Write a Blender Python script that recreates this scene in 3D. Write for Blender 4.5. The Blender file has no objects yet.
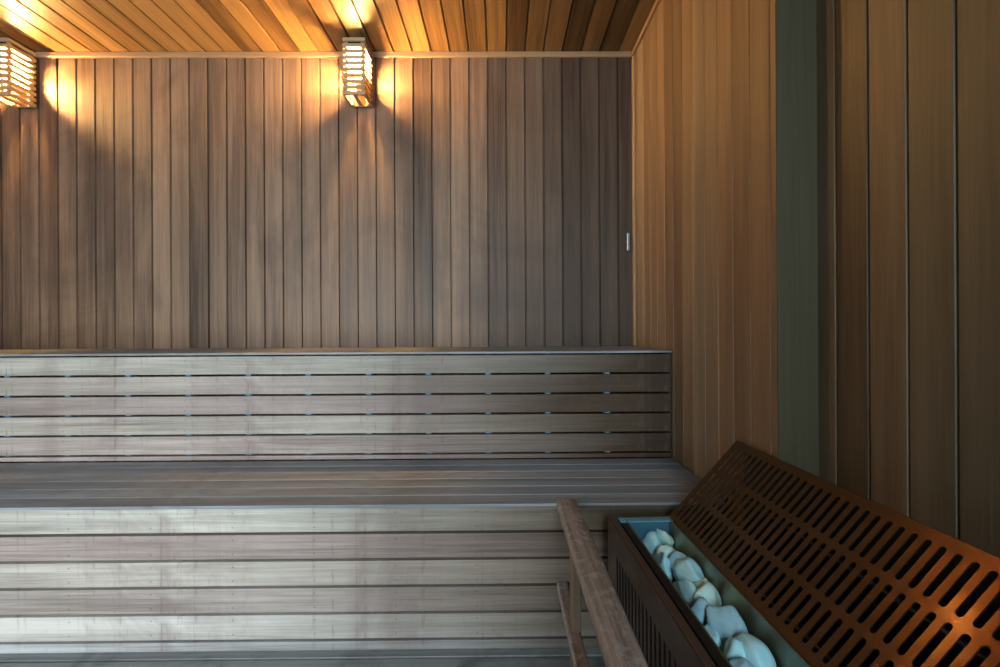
import bpy, bmesh, math, random
from mathutils import Vector, Matrix, noise
random.seed(7)
C = bpy.context.scene
col = C.collection
PI = math.pi

# ------------------------------------------------------------------ camera, world, exposure
CAM_Z = 1.0
F_PX = 458.0
cam_d = bpy.data.cameras.new('camera'); cam = bpy.data.objects.new('camera', cam_d); col.objects.link(cam)
cam_d.sensor_width = 36.0; cam_d.lens = F_PX * 36.0 / 1000.0
cam_d.clip_start = 0.02; cam_d.clip_end = 100
YAW, ROLL = math.radians(-0.42), math.radians(-0.30)
cam.matrix_world = (Matrix.Translation((0, 0, CAM_Z)) @ Matrix.Rotation(YAW, 4, 'Z')
                    @ Matrix.Rotation(PI/2, 4, 'X') @ Matrix.Rotation(ROLL, 4, 'Z'))
cam_d.shift_x = -0.0046; cam_d.shift_y = -0.004
C.camera = cam
C.view_settings.view_transform = 'Standard'; C.view_settings.look = 'None'
C.view_settings.gamma = 1.0; C.view_settings.use_curve_mapping = False
C.view_settings.exposure = 0.22
C.cycles.use_denoising = True
C.cycles.max_bounces = 8; C.cycles.diffuse_bounces = 5; C.cycles.sample_clamp_indirect = 6.0
C.cycles.caustics_reflective = False; C.cycles.caustics_refractive = False

DAY = (0.83, 0.92, 1.0)          # cool daylight outside the glass door
DAY_STRENGTH = 22.0
BULB = (1.0, 0.55, 0.17)         # warm filament lamps
BULB_STRENGTH = 6000.0
w = bpy.data.worlds.new('outdoor_daylight'); C.world = w; w.use_nodes = True
w.node_tree.nodes['Background'].inputs[0].default_value = (*DAY, 1)
w.node_tree.nodes['Background'].inputs[1].default_value = DAY_STRENGTH

# room (metres, floor at 0, camera over the origin looking along +Y)
XL, XR, XREC = -2.95, 0.721, 0.828      # left wall, right wall, recessed right wall
YB, YF, YSTEP = 2.466, -1.15, 1.192     # back wall, front wall, corner of the recess
ZC = 2.488                              # ceiling
Y1, Y2 = 1.928, 1.435                   # riser of the upper bench, riser of the lower bench
Z1, Z2 = 0.908, 0.458                   # seat heights
DOOR = (-2.25, -1.15, 0.05, 2.05)       # glazed opening in the front wall (behind the camera)

WIN = (-0.02, 0.52, 0.95, 2.05)          # smaller window of tinted glass right behind the camera
for nm, (a0, a1, b0, b1) in (('door_portal', DOOR), ('window_portal', WIN)):   # sky portals of the two openings
    pl = bpy.data.lights.new(nm, 'AREA'); pl.shape = 'RECTANGLE'
    pl.size = a1-a0; pl.size_y = b1-b0; pl.cycles.is_portal = True
    po = bpy.data.objects.new(nm, pl); col.objects.link(po)
    po.location = ((a0+a1)/2, YF-0.11, (b0+b1)/2); po.rotation_euler = (PI/2, 0, 0)

# ------------------------------------------------------------------ helpers
def obj(name, bm, mat=None, parent=None, smooth=False, loc=None):
    me = bpy.data.meshes.new(name)
    bmesh.ops.recalc_face_normals(bm, faces=bm.faces[:])
    bm.to_mesh(me); bm.free()
    if smooth:
        for p in me.polygons: p.use_smooth = True
    o = bpy.data.objects.new(name, me); col.objects.link(o)
    if mat: me.materials.append(mat)
    if parent: o.parent = parent
    if loc: o.location = loc
    return o

def tag(o, label, cat, group=None):
    o['label'] = label; o['category'] = cat
    if group: o['group'] = group
    return o

def thing(name, label, cat, loc=(0, 0, 0), rz=0.0, group=None):
    o = bpy.data.objects.new(name, None); col.objects.link(o); o.empty_display_size = 0.1
    o.location = loc; o.rotation_euler = (0, 0, rz)
    return tag(o, label, cat, group)

def struct(o):
    o['kind'] = 'structure'; return o

def box(bm, a, b, bev=0.0, seg=1):
    vs = bmesh.ops.create_cube(bm, size=1.0)['verts']
    for v in vs:
        v.co = Vector(((a[i]+b[i])/2 + v.co[i]*(b[i]-a[i])) for i in range(3))
    if bev > 0:
        es = list({e for v in vs for e in v.link_edges})
        bmesh.ops.bevel(bm, geom=es, offset=bev, segments=seg, affect='EDGES', profile=0.5)
    return vs

def new_bm(): return bmesh.new()

def box_obj(name, a, b, mat, parent=None, bev=0.0, seg=1):
    bm = new_bm(); box(bm, a, b, bev, seg); return obj(name, bm, mat, parent)

def tube(bm, pts, r, n=10, cap=True):
    rings = []
    for i, p in enumerate(pts):
        p = Vector(p)
        t = (Vector(pts[min(i+1, len(pts)-1)]) - Vector(pts[max(i-1, 0)])).normalized()
        up = Vector((0, 0, 1)) if abs(t.z) < 0.9 else Vector((1, 0, 0))
        s = t.cross(up).normalized(); u = s.cross(t).normalized()
        rr = r[i] if isinstance(r, (list, tuple)) else r
        rings.append([bm.verts.new(p + (s*math.cos(2*PI*k/n) + u*math.sin(2*PI*k/n))*rr) for k in range(n)])
    for a, b in zip(rings, rings[1:]):
        for k in range(n): bm.faces.new((a[k], a[(k+1) % n], b[(k+1) % n], b[k]))
    if cap:
        bm.faces.new(rings[0][::-1]); bm.faces.new(rings[-1])

# ------------------------------------------------------------------ materials
class NT:
    def __init__(s, name):
        s.m = bpy.data.materials.new(name); s.m.use_nodes = True
        s.t = s.m.node_tree; s.p = s.t.nodes['Principled BSDF']
    def n(s, kind, **kw):
        nd = s.t.nodes.new(kind)
        for k, v in kw.items(): setattr(nd, k, v)
        return nd
    def l(s, a, b): s.t.links.new(a, b)
    def val(s, sock, v):
        if hasattr(v, 'links') or hasattr(v, 'is_linked'): s.l(v, sock)
        else: sock.default_value = v
    def math(s, op, a, b=None, c=None, clamp=False):
        nd = s.n('ShaderNodeMath', operation=op); nd.use_clamp = clamp
        s.val(nd.inputs[0], a)
        if b is not None: s.val(nd.inputs[1], b)
        if c is not None: s.val(nd.inputs[2], c)
        return nd.outputs[0]
    def mix(s, fac, a, b, blend='MIX'):
        nd = s.n('ShaderNodeMix', data_type='RGBA', blend_type=blend)
        s.val(nd.inputs[0], fac)
        for sk, v in ((nd.inputs[6], a), (nd.inputs[7], b)):
            if isinstance(v, tuple): sk.default_value = (*v[:3], 1)
            else: s.l(v, sk)
        return nd.outputs[2]
    def maprange(s, v, a, b, c=0.0, d=1.0):
        nd = s.n('ShaderNodeMapRange'); s.l(v, nd.inputs[0])
        for i, x in enumerate((a, b, c, d)): nd.inputs[i+1].default_value = x
        return nd.outputs[0]
    def noise(s, vec, scale, detail=4, rough=0.55, dist=0.0):
        nd = s.n('ShaderNodeTexNoise'); s.l(vec, nd.inputs['Vector'])
        nd.inputs['Scale'].default_value = scale; nd.inputs['Detail'].default_value = detail
        nd.inputs['Roughness'].default_value = rough; nd.inputs['Distortion'].default_value = dist
        return nd.outputs[0]
    def scaled(s, vec, sc):
        nd = s.n('ShaderNodeVectorMath', operation='MULTIPLY'); s.l(vec, nd.inputs[0]); nd.inputs[1].default_value = sc
        return nd.outputs[0]
    def add(s, a, b):
        nd = s.n('ShaderNodeVectorMath', operation='ADD'); s.l(a, nd.inputs[0]); s.l(b, nd.inputs[1]); return nd.outputs[0]
    def bump(s, h, strength, dist=0.002):
        nd = s.n('ShaderNodeBump'); s.l(h, nd.inputs['Height']); nd.inputs['Strength'].default_value = strength
        nd.inputs['Distance'].default_value = dist; s.l(nd.outputs[0], s.p.inputs['Normal'])

def wood(name, dark, light, axis, rough=0.55, per_board='attr', vary=0.35, alt=None, stain=None, stain_amt=0.0,
         stain_scale=1.6, grain=1.0, nails=None, spec=0.35, bump=0.25, streak=None, wear_shade=None):
    """Planks: fine fibre along `axis`, a tone per board, optional second hue, stains and nail heads."""
    m = NT(name)
    tc = m.n('ShaderNodeTexCoord'); geo = m.n('ShaderNodeNewGeometry')
    if per_board == 'attr':
        rnd = m.n('ShaderNodeAttribute', attribute_name='board').outputs['Fac']
        rnd2 = m.n('ShaderNodeAttribute', attribute_name='board_hue').outputs['Fac']; tone = m.n('ShaderNodeAttribute', attribute_name='board_tone').outputs['Fac']
        pos = tc.outputs['Object']; tint = None
    else:
        oi = m.n('ShaderNodeObjectInfo'); rnd = oi.outputs['Random']
        rnd2 = m.math('FRACT', m.math('MULTIPLY', rnd, 7.31)); pos = tc.outputs['Object']; tint = oi.outputs['Color']
    off = m.n('ShaderNodeCombineXYZ'); 
    for i in range(3): m.l(m.math('MULTIPLY', rnd, (13.7, 29.1, 17.3)[i]), off.inputs[i])
    p = m.add(pos, off.outputs[0])
    sc = [55.0, 55.0, 55.0]; sc['XYZ'.index(axis)] = 1.3
    fine = [220.0]*3; fine['XYZ'.index(axis)] = 5.0
    broad = [9.0]*3; broad['XYZ'.index(axis)] = 0.55
    g1 = m.noise(m.scaled(p, sc), 1.0, 5, 0.6, 0.4)
    g2 = m.noise(m.scaled(p, fine), 1.0, 3, 0.6)
    g3 = m.noise(m.scaled(p, broad), 1.0, 3, 0.5, 0.6)
    f = m.math('ADD', m.math('MULTIPLY', m.math('SUBTRACT', g1, 0.5), 1.1*grain), m.math('MULTIPLY', m.math('SUBTRACT', g2, 0.5), 0.7*grain))
    f = m.math('ADD', f, m.math('MULTIPLY', m.math('SUBTRACT', g3, 0.5), 1.3*grain))
    f = m.math('ADD', f, m.math('MULTIPLY', m.math('SUBTRACT', rnd, 0.5), vary*2))
    f = m.math('ADD', f, 0.5, clamp=True)
    c = m.mix(f, dark, light)
    if alt is not None:
        c = m.mix(m.math('MULTIPLY', m.maprange(rnd2, 0.45, 1.0), 0.75), c, m.mix(f, tuple(x*0.55 for x in alt), alt))
    if per_board == 'attr':
        tn = m.n('ShaderNodeCombineXYZ')
        for i in range(3): m.l(tone, tn.inputs[i])
        c = m.mix(1.0, c, tn.outputs[0], 'MULTIPLY')
    if tint is not None: c = m.mix(1.0, c, tint, 'MULTIPLY')
    if stain is not None:
        s1 = m.noise(m.scaled(pos, (1.0, 1.0, 1.0)), stain_scale, 5, 0.62, 0.8)
        c = m.mix(m.math('MULTIPLY', m.maprange(s1, 0.50, 0.68), stain_amt), c, stain)
    if wear_shade is not None:                                    # pale where people sit, brown right end; also darkened against the window light
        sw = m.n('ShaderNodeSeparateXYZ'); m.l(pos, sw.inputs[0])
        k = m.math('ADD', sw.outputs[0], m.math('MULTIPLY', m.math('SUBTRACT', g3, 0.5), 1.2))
        c = m.mix(m.maprange(k, wear_shade[0], wear_shade[1]), c, m.mix(1.0, c, (0.165, 0.118, 0.072), 'MULTIPLY'))
    if streak is not None:                                  # dark drip marks
        ssc = [38.0, 38.0, 38.0]; ssc[2] = 5.0
        s2 = m.noise(m.scaled(pos, ssc), 1.0, 4, 0.65, 0.2)
        s3 = m.noise(pos, 2.3, 2, 0.5)
        k = m.math('MULTIPLY', m.maprange(s2, 0.56, 0.72), m.maprange(s3, 0.40, 0.56))
        c = m.mix(m.math('MULTIPLY', k, 0.75), c, streak)
    if nails is not None:                                   # pairs of nail heads on each stud line
        px, x0, dz = nails
        sx = m.n('ShaderNodeSeparateXYZ'); m.l(pos, sx.inputs[0])
        fx = m.math('SUBTRACT', m.math('FRACT', m.math('ADD', m.math('DIVIDE', m.math('SUBTRACT', sx.outputs[0], x0), px), 0.5)), 0.5)
        fx = m.math('MULTIPLY', fx, px)
        az = m.math('SUBTRACT', m.math('ABSOLUTE', sx.outputs[2]), dz)
        d = m.math('SQRT', m.math('ADD', m.math('MULTIPLY', fx, fx), m.math('MULTIPLY', az, az)))
        c = m.mix(m.math('MULTIPLY', m.math('LESS_THAN', d, 0.0026), 0.5), c, (0.05, 0.04, 0.04))
    m.l(c, m.p.inputs['Base Color'])
    m.p.inputs['Roughness'].default_value = rough
    m.l(m.maprange(g1, 0.2, 0.8, rough-0.08, rough+0.12), m.p.inputs['Roughness'])
    m.p.inputs['Specular IOR Level'].default_value = spec
    m.bump(m.math('ADD', g1, m.math('MULTIPLY', g2, 0.5)), bump)
    return m.m

def plain(name, colr, rough=0.5, metal=0.0, mottled=0.0, scale=12, bump=0.0, spec=0.5, second=None, aniso=0.0):
    m = NT(name); tc = m.n('ShaderNodeTexCoord')
    m.p.inputs['Roughness'].default_value = rough; m.p.inputs['Metallic'].default_value = metal
    m.p.inputs['Specular IOR Level'].default_value = spec
    g = m.noise(tc.outputs['Object'], scale, 5, 0.6, 0.3)
    c = m.mix(m.math('MULTIPLY', m.maprange(g, 0.35, 0.7), mottled if second is None else 1.0), colr, second or tuple(x*0.5 for x in colr))
    m.l(c, m.p.inputs['Base Color'])
    m.l(m.maprange(g, 0.3, 0.7, rough-0.05, rough+0.07), m.p.inputs['Roughness'])
    if aniso:                                              # rolled along its length
        m.p.inputs['Anisotropic'].default_value = aniso; m.p.inputs['Anisotropic Rotation'].default_value = 0.25
        tv = m.n('ShaderNodeVectorTransform', vector_type='VECTOR', convert_from='OBJECT', convert_to='WORLD'); tv.inputs[0].default_value = (0, 1, 0)
        m.l(tv.outputs[0], m.p.inputs['Tangent'])
    if bump: m.bump(m.noise(tc.outputs['Object'], scale*5, 4, 0.6), bump)
    return m.m

M_BACK = wood('stained_wall_boards', (0.062, 0.036, 0.024), (0.28, 0.178, 0.115), 'Z', rough=0.5, vary=0.22, stain=(0.05, 0.03, 0.025), stain_amt=0.45, stain_scale=1.3)
M_RIGHT = wood('cedar_wall_boards', (0.115, 0.066, 0.035), (0.31, 0.20, 0.118), 'Z', rough=0.5, vary=0.25, alt=(0.32, 0.24, 0.15))
M_RECESS = wood('olive_brown_wall_boards', (0.085, 0.058, 0.034), (0.26, 0.19, 0.12), 'Z', rough=0.5, vary=0.25, alt=(0.24, 0.21, 0.14))
M_STEP_SHADE = wood('shaded_step_board', (0.060, 0.050, 0.026), (0.110, 0.092, 0.052), 'Z', rough=0.5, vary=0.1)  # dim, cool light on the step face is put into its colour
M_CEIL = wood('ceiling_boards', (0.085, 0.042, 0.014), (0.42, 0.235, 0.085), 'Y', rough=0.42, vary=0.3)
M_TRIM = wood('trim_wood', (0.20, 0.12, 0.06), (0.38, 0.25, 0.14), 'Z', rough=0.5, per_board='obj', vary=0.1)
M_TRIMX = wood('trim_wood_long', (0.20, 0.12, 0.06), (0.38, 0.25, 0.14), 'X', rough=0.5, per_board='obj', vary=0.1)
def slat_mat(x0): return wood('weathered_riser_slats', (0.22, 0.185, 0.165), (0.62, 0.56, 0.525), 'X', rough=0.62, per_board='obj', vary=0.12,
              stain=(0.20, 0.135, 0.125), stain_amt=0.6, stain_scale=2.3, grain=1.15, nails=(0.254, x0, 0.022), wear_shade=(-0.8, 0.45), streak=(0.13, 0.09, 0.075))
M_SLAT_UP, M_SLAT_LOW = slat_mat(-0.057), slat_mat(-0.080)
M_SEAT = wood('grey_seat_boards', (0.12, 0.132, 0.145), (0.34, 0.375, 0.41), 'X', rough=0.45, per_board='obj', vary=0.12,
              stain=(0.088, 0.085, 0.088), stain_amt=0.6, stain_scale=2.2, grain=1.1)
M_FLOOR = wood('floor_boards', (0.10, 0.105, 0.11), (0.30, 0.31, 0.31), 'X', rough=0.45, vary=0.2, stain=(0.07, 0.07, 0.07), stain_amt=0.7, stain_scale=5.0)
M_RAIL = wood('worn_rail_wood', (0.10, 0.07, 0.055), (0.37, 0.295, 0.25), 'Y', rough=0.65, per_board='obj', vary=0.08,
              stain=(0.40, 0.39, 0.37), stain_amt=0.75, stain_scale=42.0, grain=1.3)
M_POST = wood('rail_post_wood', (0.10, 0.065, 0.045), (0.23, 0.16, 0.11), 'Z', rough=0.6, per_board='obj', vary=0.08)
M_STUD = plain('blue_grey_stud', (0.13, 0.32, 0.46), 0.6, mottled=0.3)
M_SHADE = wood('lampshade_wood', (0.34, 0.21, 0.105), (0.50, 0.34, 0.19), 'X', rough=0.55, per_board='obj', vary=0.08)
M_BRONZE = plain('brown_enamel_steel', (0.12, 0.082, 0.064), 0.36, metal=0.5, mottled=0.35, scale=9)
M_GRILLE = plain('brown_grille_steel', (0.125, 0.064, 0.026), 0.17, metal=0.72, mottled=0.2, scale=7, aniso=0.8)
M_BLACK = plain('black_steel', (0.012, 0.013, 0.016), 0.4, metal=0.3, mottled=0.3)
M_TRAY = plain('stainless_tray', (0.32, 0.32, 0.22), 0.36, metal=0.75, scale=8, second=(0.14, 0.16, 0.115))
M_RIM = plain('steel_rim', (0.17, 0.52, 0.70), 0.35, metal=0.3, mottled=0.3)  # blue of the daylight on the steel is part of this colour
M_BLUE = plain('daylight_tinted_steel', (0.07, 0.20, 0.28), 0.4, metal=0.4, mottled=0.35)  # daylight on the tray's far wall, put into the colour as blue
M_ELEM = plain('heating_element_steel', (0.10, 0.11, 0.13), 0.35, metal=0.9, mottled=0.3)
M_SILVER = plain('brushed_silver', (0.36, 0.40, 0.41), 0.35, metal=0.9, mottled=0.25, scale=30)
M_PORC = plain('white_porcelain', (0.75, 0.73, 0.68), 0.35, mottled=0.1)
M_STEEL = plain('door_steel', (0.5, 0.5, 0.5), 0.3, metal=0.9, mottled=0.2)
M_STONE = plain('pale_stone', (0.54, 0.93, 1.0), 0.55, scale=22, second=(0.40, 0.77, 0.88), bump=0.35)
M_STONE2 = plain('cream_stone', (0.60, 0.85, 0.77), 0.55, scale=20, second=(0.46, 0.68, 0.60), bump=0.35)
M_STONE3 = plain('blue_grey_stone', (0.40, 0.76, 0.92), 0.5, scale=18, second=(0.30, 0.47, 0.56), bump=0.35)

def emit_mat(name, c, s):
    m = NT(name); m.p.inputs['Base Color'].default_value = (0.9, 0.85, 0.75, 1)
    m.p.inputs['Emission Color'].default_value = (*c, 1); m.p.inputs['Emission Strength'].default_value = s
    return m.m
M_BULB = emit_mat('lit_bulb', BULB, BULB_STRENGTH)

def glass_mat(name, tint):
    m = NT(name); t = m.t
    tr = m.n('ShaderNodeBsdfTransparent'); tr.inputs[0].default_value = (*tint, 1)
    gl = m.n('ShaderNodeBsdfGlossy'); gl.inputs['Roughness'].default_value = 0.02
    fr = m.n('ShaderNodeFresnel'); mx = m.n('ShaderNodeMixShader')
    m.l(fr.outputs[0], mx.inputs[0]); m.l(tr.outputs[0], mx.inputs[1]); m.l(gl.outputs[0], mx.inputs[2])
    m.l(mx.outputs[0], t.nodes['Material Output'].inputs[0]); return m.m
M_GLASS = glass_mat('door_glass', (0.95, 0.98, 0.97)); M_GLASS_BLUE = glass_mat('tinted_window_glass', (0.90, 0.98, 1.0))

# ------------------------------------------------------------------ the room shell
def panelled(name, origin, u, v, n, ulen, vlen, seams, mat, g=0.0055, depth=0.011, thick=0.06, seed=1, tone=None):
    """Tongue-and-groove boards: a grooved face spanned by u and v, facing n, with a solid back."""
    rs = random.Random(seed)
    O, u, v, n = Vector(origin), Vector(u), Vector(v), Vector(n)
    prof = [(0.0, 0.0)]; ids = []
    k = 0
    for s in sorted(seams):
        if not (g < s < ulen-g): continue
        for du, dn in ((-g, 0), (-g*0.35, -depth), (g*0.35, -depth), (g, 0)): prof.append((s+du, dn))
    prof.append((ulen, 0.0))
    bm = new_bm()
    a = [bm.verts.new(O + u*x + n*d) for x, d in prof]; b = [bm.verts.new(O + u*x + n*d + v*vlen) for x, d in prof]
    bl = [bm.verts.new(O + u*x - n*thick + v*z) for x, z in ((0, 0), (ulen, 0), (ulen, vlen), (0, vlen))]
    lay = bm.faces.layers.float.new('board'); lay2 = bm.faces.layers.float.new('board_hue'); lay3 = bm.faces.layers.float.new('board_tone')
    r1, r2 = rs.random(), rs.random()
    for i in range(len(prof)-1):
        f = bm.faces.new((a[i], a[i+1], b[i+1], b[i]))
        if i % 4 == 2: r1, r2 = rs.random(), rs.random()
        if i % 4 == 2 or i == 0: r3 = tone(prof[i][0], rs.random()) if tone else 1.0
        f[lay] = r1; f[lay2] = r2; f[lay3] = r3
    bm.faces.new((bl[0], bl[1], bl[2], bl[3]))
    bm.faces.new([a[0], *a[1:], bl[1], bl[0]]); bm.faces.new([*b, bl[2], bl[3]])
    bm.faces.new((a[0], b[0], bl[3], bl[0])); bm.faces.new((a[-1], b[-1], bl[2], bl[1]))
    return struct(obj(name, bm, mat))

def seams_from(phase, pitch, start, length):      # world positions phase + k*pitch -> offsets from start
    k0 = math.ceil((start-phase)/pitch); out = []
    while phase + k0*pitch < start + length:
        out.append(phase + k0*pitch - start); k0 += 1
    return out

panelled('wall_back', (XL, YB, 0), (1, 0, 0), (0, 0, 1), (0, -1, 0), XR-XL+0.06, ZC+0.06, seams_from(0.034, 0.1, XL, 4), M_BACK, seed=3, tone=lambda x, r: (0.30+0.18*r if x+XL > 0.30 else 0.48+0.16*r) if x+XL > 0.12 else 0.85+0.3*r)   # the boards from mid room to the right corner get darker tones
panelled('wall_right', (XR, YSTEP, 0), (0, 1, 0), (0, 0, 1), (-1, 0, 0), YB-YSTEP, ZC+0.06, [0.028+0.0985*k for k in range(13)], M_RIGHT, g=0.0032, depth=0.0025, tone=lambda x, r: 0.70+0.22*r, thick=XREC-XR+0.06, seed=11)
panelled('wall_recess_end', (XR+0.001, YSTEP-0.0005, 0), (1, 0, 0), (0, 0, 1), (0, -1, 0), XREC-XR-0.0005, ZC+0.06, [0.05], M_STEP_SHADE, g=0.002, depth=0.0002, thick=0.0004, seed=21)
panelled('wall_recess', (XREC, YF, 0), (0, 1, 0), (0, 0, 1), (-1, 0, 0), YSTEP-YF, ZC+0.06, seams_from(1.126, 0.1, YF, YSTEP-YF), M_RECESS, g=0.0045, depth=0.0042, tone=lambda x, r: 0.62+0.2*r, seed=5)
panelled('wall_left', (XL, YF, 0), (0, 1, 0), (0, 0, 1), (1, 0, 0), YB-YF, ZC+0.06, seams_from(0.02, 0.1, YF, YB-YF), M_BACK, seed=6)
# front wall (behind the camera) in pieces round the glazed door
def front(name_start, x0, x1, z0, z1, seed):
    return panelled(name_start, (x0, YF, z0), (1, 0, 0), (0, 0, 1), (0, 1, 0), x1-x0, z1-z0, seams_from(0.034, 0.1, x0, x1-x0), M_BACK, thick=0.10, seed=seed)
front('wall_front', XL, DOOR[0], 0, ZC+0.06, 31)
front('wall_front.001', DOOR[1], WIN[0], 0, ZC+0.06, 32)
front('wall_front.004', WIN[1], XREC+0.06, 0, ZC+0.06, 35)
front('wall_front.005', WIN[0], WIN[1], WIN[3], ZC+0.06, 36)
front('wall_front.006', WIN[0], WIN[1], 0, WIN[2], 37)
front('wall_front.002', DOOR[0], DOOR[1], DOOR[3], ZC+0.06, 33)
front('wall_front.003', DOOR[0], DOOR[1], 0, DOOR[2], 34)
panelled('ceiling', (XL, YF, ZC), (1, 0, 0), (0, 1, 0), (0, 0, -1), XREC-XL+0.06, YB-YF, seams_from(0.034, 0.1, XL, 4), M_CEIL, seed=8, tone=lambda x, r: (0.38+0.25*r if x+XL > 0.2 else 0.65) if x+XL > 0.02 else 0.85+0.25*r)     # darker tones for the boards to the right
panelled('floor', (XL, YF, 0), (0, 1, 0), (1, 0, 0), (0, 0, 1), YB-YF, XREC-XL+0.06, seams_from(1.40, 0.085, YF, YB-YF), M_FLOOR, seed=9)

# glazed door and window behind the camera: frame, pane, pull handle
def glazed(name, kind, op, fw, glass):
    g = bpy.data.objects.new(name, None); col.objects.link(g); struct(g)
    g.location = (op[0], YF-0.05, op[2])
    dw, dh = op[1]-op[0], op[3]-op[2]
    bm = new_bm(); outer = [(0, 0), (dw, 0), (dw, dh), (0, dh)]; inner = [(fw, fw), (dw-fw, fw), (dw-fw, dh-fw), (fw, dh-fw)]
    V = {}
    for key, loop in (('o', outer), ('i', inner)):
        for y in (-0.02, 0.02):
            V[key, y] = [bm.verts.new((x, y, z)) for x, z in loop]
    for k in range(4):
        j = (k+1) % 4
        for y in (-0.02, 0.02): bm.faces.new((V['o', y][k], V['o', y][j], V['i', y][j], V['i', y][k]))
        for key in 'oi': bm.faces.new((V[key, -0.02][k], V[key, -0.02][j], V[key, 0.02][j], V[key, 0.02][k]))
    struct(obj(kind+'_frame', bm, M_TRIM, g))
    struct(box_obj(kind+'_pane', (fw, -0.004, fw), (dw-fw, 0.004, dh-fw), glass, g))
    return g
dr = glazed('door_1', 'door', DOOR, 0.07, M_GLASS)
bm = new_bm(); tube(bm, [(0.10, 0.02, 0.85), (0.10, 0.06, 0.86), (0.10, 0.06, 1.14), (0.10, 0.02, 1.15)], 0.012); struct(obj('door_handle', bm, M_STEEL, dr, True))
glazed('window_1', 'window', WIN, 0.04, M_GLASS_BLUE)

# trims
struct(box_obj('trim_1', (XL, YB-0.018, ZC-0.028), (XR-0.012, YB, ZC), M_TRIMX, bev=0.003))          # ceiling line on the back wall
struct(box_obj('trim_2', (XR-0.012, YB-0.03, Z1+0.001), (XR, YB, ZC-0.028), M_TRIM, bev=0.003))           # back right corner
M_TRIMY = wood('trim_wood_deep', (0.20, 0.12, 0.06), (0.38, 0.25, 0.14), 'Y', rough=0.5, per_board='obj', vary=0.1)
struct(box_obj('trim_3', (XR-0.014, YSTEP, ZC-0.022), (XR, YB-0.018, ZC), M_TRIMY, bev=0.003))       # ceiling line on the right wall

# ------------------------------------------------------------------ the two bench tiers
def bench(label, y0, y1, ztop, zlow, tints, seat_tints, first, nose):
    """Empty at the front foot of the tier; boards run along X."""
    t = thing('sauna_bench', label, 'bench', (0, y0, zlow), group=None)
    h = ztop-zlow; x0, x1 = XL+0.004, XR-0.006
    n = 6; d = (y1-y0)/n
    for k in range(n):
        o = box_obj('seat_board', (x0, -0.011, -0.009), (x1, d-0.011-0.005, 0.0), M_SEAT, t, 0.0014, 2)
        o.location = (0, k*d + (0 if k else 0.0), h); o.color = (*seat_tints[k], 1)
    p = 0.0835; hs = p-0.0085
    for k in range(5):
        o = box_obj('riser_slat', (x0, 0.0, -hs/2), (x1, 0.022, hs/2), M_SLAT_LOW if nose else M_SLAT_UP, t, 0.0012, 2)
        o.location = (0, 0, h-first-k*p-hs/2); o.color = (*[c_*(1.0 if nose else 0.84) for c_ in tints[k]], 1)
    zz = h-first-5*p
    if zz > 0.006:
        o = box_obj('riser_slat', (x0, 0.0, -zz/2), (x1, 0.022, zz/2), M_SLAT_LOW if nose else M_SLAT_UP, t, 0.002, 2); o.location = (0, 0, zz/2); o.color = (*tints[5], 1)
    for k in range(-12, 5):
        xs = (-0.080 if nose else -0.057) + 0.254*k
        if x0 < xs-0.025 and xs+0.025 < x1:
            o = box_obj('stud', (-0.011, 0.0225, 0.0), (0.011, 0.06, h-0.015), M_STUD, t); o.location = (xs, 0, 0)
    return t
UP = [(0.92, 0.93, 0.86), (0.82, 0.77, 0.72), (0.83, 0.735, 0.71), (1.06, 1.04, 0.96), (1.10, 1.0, 0.96), (0.95, 0.82, 0.80)]
LO = [(1.02, 1.05, 0.98), (0.87, 0.765, 0.735), (1.04, 1.02, 0.95), (1.0, 0.95, 0.92), (1.02, 1.03, 1.0), (0.92, 1.0, 1.05)]
ST = [(1.0, 0.97, 0.95), (0.92, 0.92, 0.95), (1.05, 1.05, 1.06), (0.88, 0.9, 0.92), (0.95, 0.95, 0.97), (1.0, 1.0, 1.0)]
bench('upper tier of the slatted grey wood sauna bench, against the back wall', Y1, YB, Z1, Z2, UP, ST, 0.0155, False)
bench('lower tier of the slatted grey wood sauna bench, nearest the floor', Y2, Y1, Z2, 0.0, LO, ST[::-1], 0.0125, True)

# ------------------------------------------------------------------ wall lamps
def copy_tree(o, parent=None):
    c = o.copy(); col.objects.link(c); c.parent = parent
    for ch in list(o.children): copy_tree(ch, c)
    return c

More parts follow.
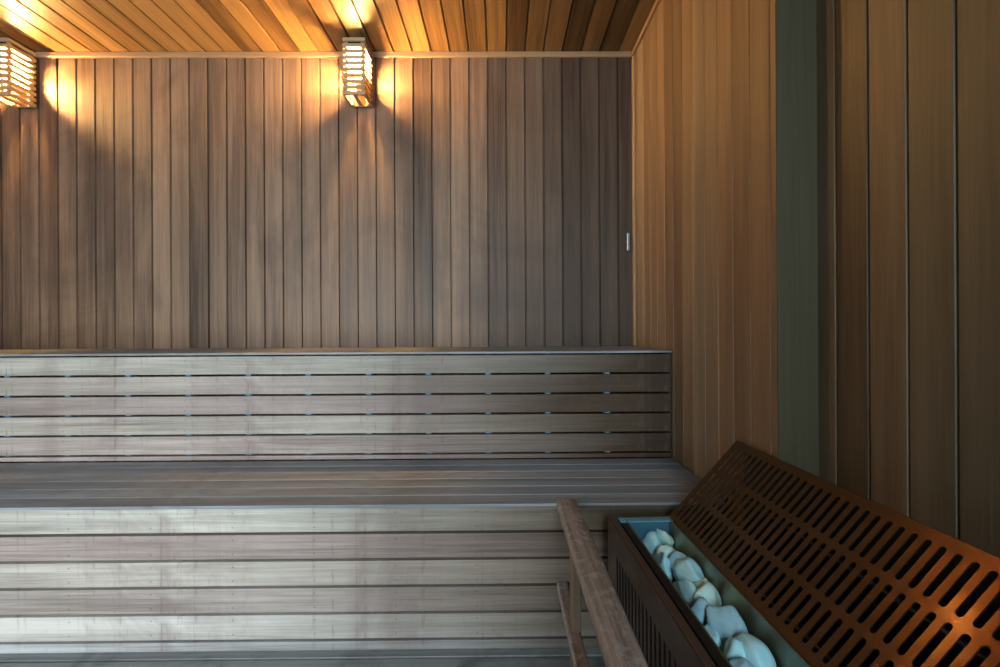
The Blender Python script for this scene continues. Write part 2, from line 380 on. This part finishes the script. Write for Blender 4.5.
def make_lamp():
    t = thing('wall_lamp', '', 'lamp', (0, 0, 0), group='slatted wall lamps on the back wall')
    W, D, H = 0.114, 0.136, 0.300; th = 0.011
    box_obj('back_plate', (-W/2+0.012, -0.012, 0.0), (W/2-0.012, -0.0005, H), M_SHADE, t, 0.002)
    n = 10; pitch = H/n; sh = pitch*0.56
    for k in range(n):
        bm = new_bm(); z = k*pitch
        pts = [(-W/2, -0.001), (-W/2, -D), (W/2, -D), (W/2, -0.001), (W/2-th, -0.001), (W/2-th, -D+th), (-W/2+th, -D+th), (-W/2+th, -0.001)]
        lo = [bm.verts.new((x, y, z)) for x, y in pts]; hi = [bm.verts.new((x, y, z+sh)) for x, y in pts]
        for q in (0, 1, 2):                                   # three sides as quads of the U-shaped slat
            a, b, c, d = ((0, 1, 6, 7), (1, 2, 5, 6), (2, 3, 4, 5))[q]
            bm.faces.new([lo[i] for i in (a, b, c, d)]); bm.faces.new([hi[i] for i in (a, b, c, d)])
        for i in range(8):
            j = (i+1) % 8; bm.faces.new((lo[i], lo[j], hi[j], hi[i]))
        obj('slat', bm, M_SHADE, t)
    for sx in (-1, 1):
        for yy in (-D+th+0.0065, -0.0205):
            xx = sx*(W/2-th-0.0065)
            box_obj('corner_post', (xx-0.006, yy-0.006, 0.002), (xx+0.006, yy+0.006, H-0.016), M_SHADE, t)
    bm = new_bm(); box(bm, (-W/2+th+0.001, -D+th+0.001, H-0.056), (W/2-th-0.001, -0.013, H-0.046)); obj('shade_lid', bm, M_SHADE, t)
    box_obj('bottom_slat', (-0.010, -D+th+0.001, 0.003), (0.010, -0.013, 0.011), M_SHADE, t)
    bm = new_bm(); tube(bm, [(0, -0.012, 0.082), (0, -0.045, 0.082), (0, -0.052, 0.085), (0, -0.056, 0.097)], [0.022, 0.022, 0.018, 0.016], 14); obj('socket', bm, M_PORC, t, True)
    bm = new_bm()
    tube(bm, [(0, -0.057, 0.097), (0, -0.057, 0.109), (0, -0.058, 0.125), (0, -0.058, 0.142), (0, -0.058, 0.155), (0, -0.058, 0.163), (0, -0.058, 0.166)], [0.010, 0.012, 0.021, 0.025, 0.021, 0.011, 0.003], 16)
    obj('bulb', bm, M_BULB, t, True)
    return t
lamp = make_lamp(); lamp.location = (-0.7357, YB-0.019, 2.188)
lamp['label'] = 'lit slatted wooden wall lamp near the middle of the back wall, under the ceiling'
lamp2 = copy_tree(lamp); lamp2.location = (-2.515, YB-0.019, 2.188)
lamp2['label'] = 'lit slatted wooden wall lamp at the far left, cut by the photo edge'

# ------------------------------------------------------------------ small metal sensor on the back wall
s = thing('temperature_sensor', 'small silver metal sensor strip on the back wall beside the right corner', 'sensor', (0.684, YB, 1.417))
box_obj('mounting_plate', (-0.010, -0.004, 0.0), (0.010, -0.0003, 0.10), M_BLACK, s, 0.001)
bm = new_bm(); box(bm, (-0.008, -0.018, 0.003), (0.008, -0.0042, 0.098), 0.004, 2); c_ = obj('sensor_body', bm, M_SILVER, s)
bm = new_bm(); tube(bm, [(-0.0085, -0.010, 0.05), (-0.0125, -0.010, 0.05)], 0.0025, 8); obj('screw', bm, M_SILVER, s)

# ------------------------------------------------------------------ guard rail beside the heater
r = thing('guard_rail', 'worn wooden guard rail with two bars, left of the sauna heater', 'handrail', (0.1995, 1.2, 0.0))
def bar(name, x0, x1, y0, y1, z0, z1, m, bev, seg=3):
    o = box_obj(name, (x0-0.1995, y0-1.2, z0), (x1-0.1995, y1-1.2, z1), m, r, bev, seg); return o
bar('top_rail', 0.1700, 0.2290, 0.25, Y2-0.012, 0.436, 0.474, M_RAIL, 0.006)
bar('lower_rail', 0.1700, 0.2035, 0.25, Y2-0.0005, 0.182, 0.211, M_RAIL, 0.005)
for yp in (1.19, 0.32):
    bar('post', 0.1810 if yp > 1 else 0.2015, 0.2040 if yp > 1 else 0.2290, yp, yp+0.045, 0.0, 0.436, M_POST, 0.003, 2)

# ------------------------------------------------------------------ the heater
HX, HY, HYAW = 0.311, 1.345, math.radians(1.5)
HL = 1.12
h = thing('sauna_heater', 'brown steel sauna heater with stone tray and sloping slotted grille', 'heater', (HX, HY, 0.0), HYAW)
# local frame: x to the right, y from the far end (0) towards the viewer (-HL), z up
ZT = 0.450                        # top of the casing
def slotted(nu, nv_rows, pu, rows, width, u0, ulen, vlen, slotw, arc=5):
    """Plane with rows of round-ended slots; returns (verts2d, faces) with holes between u0.. along u and rows along v."""
    verts, faces, cache = [], [], {}
    def P(x, y):
        k = (round(x, 6), round(y, 6))
        if k not in cache: cache[k] = len(verts); verts.append((x, y))
        return cache[k]
    vs = [0.0]
    us = [u0+pu*k for k in range(nu+1)]
    bands = []; last = 0.0
    for a, b in rows:
        bands.append((last, a-slotw*0.3, False)); bands.append((a-slotw*0.3, b+slotw*0.3, (a, b))); last = b+slotw*0.3
    bands.append((last, vlen, False))
    for v0, v1, hole in bands:
        if not hole:
            # long strips share the cell corners so that the sheet is one connected surface
            lo = [P(0.0, v0)] + [P(u, v0) for u in us] + [P(ulen, v0)]
            hi = [P(0.0, v1)] + [P(u, v1) for u in us] + [P(ulen, v1)]
            for i in range(len(lo)-1):
                if lo[i] != lo[i+1]: faces.append([lo[i], lo[i+1], hi[i+1], hi[i]])
        else:
            a, b = hole; rr = slotw/2
            if us[0] > 0: faces.append([P(0, v0), P(us[0], v0), P(us[0], v1), P(0, v1)])
            for i in range(nu):
                c = (us[i]+us[i+1])/2
                left = [(c, a)] + [(c-rr*math.sin(PI/2*k/arc), a+rr-rr*math.cos(PI/2*k/arc)) for k in range(1, arc+1)] + \
                       [(c-rr*math.cos(PI/2*k/arc), b-rr+rr*math.sin(PI/2*k/arc)) for k in range(0, arc)] + [(c, b)]
                right = [(2*c-x, y) for x, y in left]
                # each half: outline cell edge + slot edge; joined by short bridges at the slot ends
                faces.append([P(us[i], v0), P(c, v0)] + [P(*q) for q in left] + [P(c, v1), P(us[i], v1)])
                faces.append([P(us[i+1], v0), P(us[i+1], v1), P(c, v1)] + [P(*q) for q in right[::-1]] + [P(c, v0)])
            if us[-1] < ulen: faces.append([P(us[-1], v0), P(ulen, v0), P(ulen, v1), P(us[-1], v1)])
    # the strips have no vertex at the slot centres: add them so that edges match
    mids = {}
    for i in range(nu):
        for v0, v1, hole in bands:
            if hole:
                for v in (v0, v1): mids[(P(us[i], v), P(us[i+1], v))] = P((us[i]+us[i+1])/2, v)
    out = []
    for f in faces:
        g = []
        for i, x in enumerate(f):
            y = f[(i+1) % len(f)]; g.append(x)
            mkey = mids.get((x, y)) if (x, y) in mids else mids.get((y, x))
            if mkey is not None: g.append(mkey)
        out.append(g)
    return verts, out

def slotted_obj(name, mapper, thickness, mat, parent, **kw):
    vs, fs = slotted(**kw)
    bm = new_bm(); bv = [bm.verts.new(mapper(x, y)) for x, y in vs]
    for f in fs:
        try: bm.faces.new([bv[i] for i in f])
        except ValueError: pass
    bmesh.ops.recalc_face_normals(bm, faces=bm.faces[:])
    bmesh.ops.triangulate(bm, faces=[f for f in bm.faces if len(f.verts) > 4])
    ext = bmesh.ops.solidify(bm, geom=bm.faces[:], thickness=thickness)
    return obj(name, bm, mat, parent)

# left side panel with vertical vent slots (u runs from the far end towards the viewer, v downwards from the top)
slotted_obj('side_panel', lambda u, v: (0.0, -u, ZT-v), 0.0008, M_BRONZE, h,
            nu=36, nv_rows=1, pu=0.026, rows=[(0.072, 0.33)], width=0, u0=0.085, ulen=HL, vlen=ZT-0.03, slotw=0.0150)
box_obj('top_flange', (0.0025, -HL, ZT-0.004), (0.021, -0.012, ZT), M_BRONZE, h, 0.0012)
box_obj('end_panel', (0.0025, -0.010, 0.03), (0.382, 0.0, ZT-0.0005), M_BRONZE, h, 0.001)
box_obj('end_panel', (0.0025, -HL, 0.03), (0.382, -HL+0.010, ZT-0.005), M_BRONZE, h, 0.001)
box_obj('inner_shield', (0.0245, -HL+0.012, 0.05), (0.0265, -0.012, ZT-0.022), M_BLACK, h)
GX0, GZ0, GX1, GZ1 = 0.180, 0.444, 0.386, 0.667         # grille foot and head in the local frame
box_obj('back_panel', (GX1-0.004, -HL, 0.03), (GX1, -0.045, GZ1-0.006), M_BLACK, h)
# stone tray: open trough with a steel rim
bm = new_bm()
tx0, tx1, ty0, ty1, tz0 = 0.044, GX0-0.006, -HL+0.02, -0.022, 0.338
wt = 0.003
o4 = [(tx0, ty0), (tx1, ty0), (tx1, ty1), (tx0, ty1)]; i4 = [(tx0+wt, ty0+wt), (tx1-wt, ty0+wt), (tx1-wt, ty1-wt), (tx0+wt, ty1-wt)]
ot = [bm.verts.new((x, y, ZT-0.0006)) for x, y in o4]; it = [bm.verts.new((x, y, ZT-0.0006)) for x, y in i4]
ob = [bm.verts.new((x, y, tz0)) for x, y in o4]; ib = [bm.verts.new((x, y, tz0+wt)) for x, y in i4]
for k in range(4):
    j = (k+1) % 4
    bm.faces.new((ot[k], ot[j], it[j], it[k])); bm.faces.new((ot[k], ot[j], ob[j], ob[k])); bm.faces.new((it[k], it[j], ib[j], ib[k]))
bm.faces.new(ob); bm.faces.new(ib)
tray = obj('stone_tray', bm, M_TRAY, h)
box_obj('tray_wall', (tx0-0.0165, ty0, tz0+0.02), (tx0-0.0005, ty1, ZT-0.004), M_BLACK, tray)
box_obj('tray_end', (tx0+wt+0.0005, ty1-wt-0.003, tz0+wt+0.001), (tx1-wt-0.0005, ty1-wt-0.0006, ZT-0.005), M_BLUE, tray)  # thin plate added to carry the blue daylight tint
box_obj('tray_rim', (0.026, -0.040, ZT-0.004), (GX0-0.002, -0.012, ZT-0.001), M_RIM, tray, 0.001)
# the sloping slotted grille
gl = math.hypot(GX1-GX0, GZ1-GZ0); gx, gz = (GX1-GX0)/gl, (GZ1-GZ0)/gl
slotted_obj('grille', lambda u, v: (GX1-gx*v, -u, GZ1-gz*v), 0.0025, M_GRILLE, h,
            nu=44, nv_rows=3, pu=0.0243, rows=[(0.020*gl/0.303, 0.345*gl), (0.39*gl, 0.655*gl), (0.70*gl, 0.94*gl)], width=0, u0=0.016, ulen=HL, vlen=gl, slotw=0.0122)
box_obj('grille_edge', (GX1+0.0005, -HL, GZ1-0.018), (GX1+0.003, 0.0, GZ1), M_GRILLE, h)
# heating elements under the grille: bent rods
for k in range(3):
    bm = new_bm(); x = 0.225+0.05*k; z = 0.44+0.055*k
    tube(bm, [(x, -0.05, z-0.1), (x, -0.06, z-0.02), (x, -0.08, z), (x, -0.4, z), (x, -0.8, z), (x, -HL+0.06, z), (x, -HL+0.05, z-0.1)], 0.005, 10); obj('heating_element', bm, M_ELEM, h, True)
box_obj('inner_floor', (GX0-0.004, -HL+0.012, 0.33), (GX1-0.005, -0.05, 0.334), M_BLACK, h)
for yy in (-0.06, -HL+0.06):
    for xx in (0.03, 0.345):
        bm = new_bm(); tube(bm, [(xx, yy, 0.0), (xx, yy, 0.008), (xx, yy, 0.0295)], [0.02, 0.016, 0.012], 12); obj('foot', bm, M_BLACK, h)

# ------------------------------------------------------------------ the stones
def stone(px, py, lx, ly, lz, rot, mat, label, seed, zoff=0.0, tilt=(0, 0)):
    """px,py: where it lies in the tray (heater's own frame); lx, ly, lz half sizes."""
    bm = new_bm(); bmesh.ops.create_icosphere(bm, subdivisions=4, radius=1.0)
    rs = random.Random(seed); so = Vector((rs.uniform(-50, 50), rs.uniform(-50, 50), rs.uniform(-50, 50)))
    # a few flattened sides make it a broken rock rather than an egg
    cuts = [(Vector((rs.uniform(-1, 1), rs.uniform(-1, 1), rs.uniform(-0.7, 1))).normalized(), rs.uniform(0.62, 0.85)) for _ in range(9)]
    for v in bm.verts:
        d = v.co.normalized(); rad = 1.0
        for n_, c_ in cuts:
            k = d.dot(n_)
            if k > 0.01: rad = min(rad, c_/k + 0.04*(1-k)) if c_/k < rad else rad
        rad *= 1 + 0.10*noise.noise(d*1.6+so) + 0.03*noise.noise(d*5+so)
        v.co = d*rad
    bmesh.ops.smooth_vert(bm, verts=bm.verts[:], factor=0.5, use_axis_x=True, use_axis_y=True, use_axis_z=True)
    R_ = Matrix.Rotation(rot, 3, 'Z') @ Matrix.Rotation(tilt[0], 3, 'X') @ Matrix.Rotation(tilt[1], 3, 'Y')
    for v in bm.verts: v.co = R_ @ Vector((v.co.x*lx, v.co.y*ly, v.co.z*lz))
    xs = [v.co.x for v in bm.verts]                     # keep it between the tray walls
    px = max(tx0+wt+0.0015-min(xs), min(px, tx1-wt-0.0015-max(xs)))
    zmin = min(v.co.z for v in bm.verts)
    W = Matrix.Translation((HX, HY, 0)) @ Matrix.Rotation(HYAW, 4, 'Z')
    o = obj('sauna_stone', bm, mat, None, True)
    o.location = W @ Vector((px, py, tz0+wt-zmin+zoff)); o.rotation_euler = (0, 0, HYAW)
    tag(o, label, 'stone', 'stones in the heater tray')
    return o
def at(x, y, z):      # a pixel of the photo -> heater frame, on the horizontal plane z
    d = (CAM_Z-z)*F_PX/(y-330.5); X = (x-498.5)*d/F_PX
    p = Matrix.Rotation(-HYAW, 3, 'Z') @ Vector((X-HX, d-HY, 0)); return p.x, p.y
STONES = [
    (649, 545, .027, .052, .036, 0.10, 'A', 0, 'long pale blue stone at the far left end of the heater tray'),
    (661, 564, .018, .042, .034, 0.05, 'A', 0, 'small pale stone wedged against the left tray wall, second from the far end'),
    (665, 544, .014, .046, .030, 0.35, 'B', .022, 'thin cream finger-shaped stone at the far end of the tray'),
    (677, 556, .036, .032, .034, 0.0, 'B', .004, 'rounded cream stone behind the largest white stone, beside the finger-shaped one'),
    (675, 569, .017, .030, .034, 0.3, 'C', .012, 'small grey-blue stone touching the far left side of the largest white stone'),
    (692, 578, .029, .062, .038, 0.15, 'A', .012, 'largest smooth white stone, in the far half of the tray'),
    (684, 594, .021, .062, .034, 0.12, 'A', 0, 'long slim pale stone along the left tray wall, left of the large white stone'),
    (708, 590, .024, .030, .034, 0.0, 'B', 0, 'cream stone tucked behind the large white stone by the right tray wall'),
    (714, 604, .032, .034, .038, 0.3, 'B', .004, 'round cream stone against the right tray wall, in front of the large white stone'),
    (702, 616, .030, .034, .034, 0.6, 'C', .004, 'small grey-blue stone in front of the long slim stone'),
    (729, 631, .036, .046, .042, 0.25, 'C', .004, 'large grey-blue wedge-shaped stone in the middle of the tray'),
    (707, 634, .018, .034, .030, 0.2, 'A', 0, 'small pale stone at the left tray wall beside the grey-blue wedge'),
    (732, 659, .027, .030, .042, 0.2, 'A', 0, 'blocky white stone in front of the grey-blue wedge'),
    (763, 662, .034, .046, .040, 0.35, 'A', 0, 'big pale stone near the bottom edge, leaning on the right tray wall'),
    (741, 682, .030, .032, .036, 0.0, 'C', 0, 'grey-blue stone cut by the bottom edge of the photo'),
]
for i, (x, y, lx, ly, lz, rot, k, zo, lab) in enumerate(STONES):
    px, py = at(x, y, tz0+0.05)
    stone(px, py, lx*1.07, ly*1.03, lz*1.1, rot, {'A': M_STONE, 'B': M_STONE2, 'C': M_STONE3}[k], lab, 40+i, zo, (0.15*math.sin(i*2.1), 0.15*math.cos(i*1.7)))
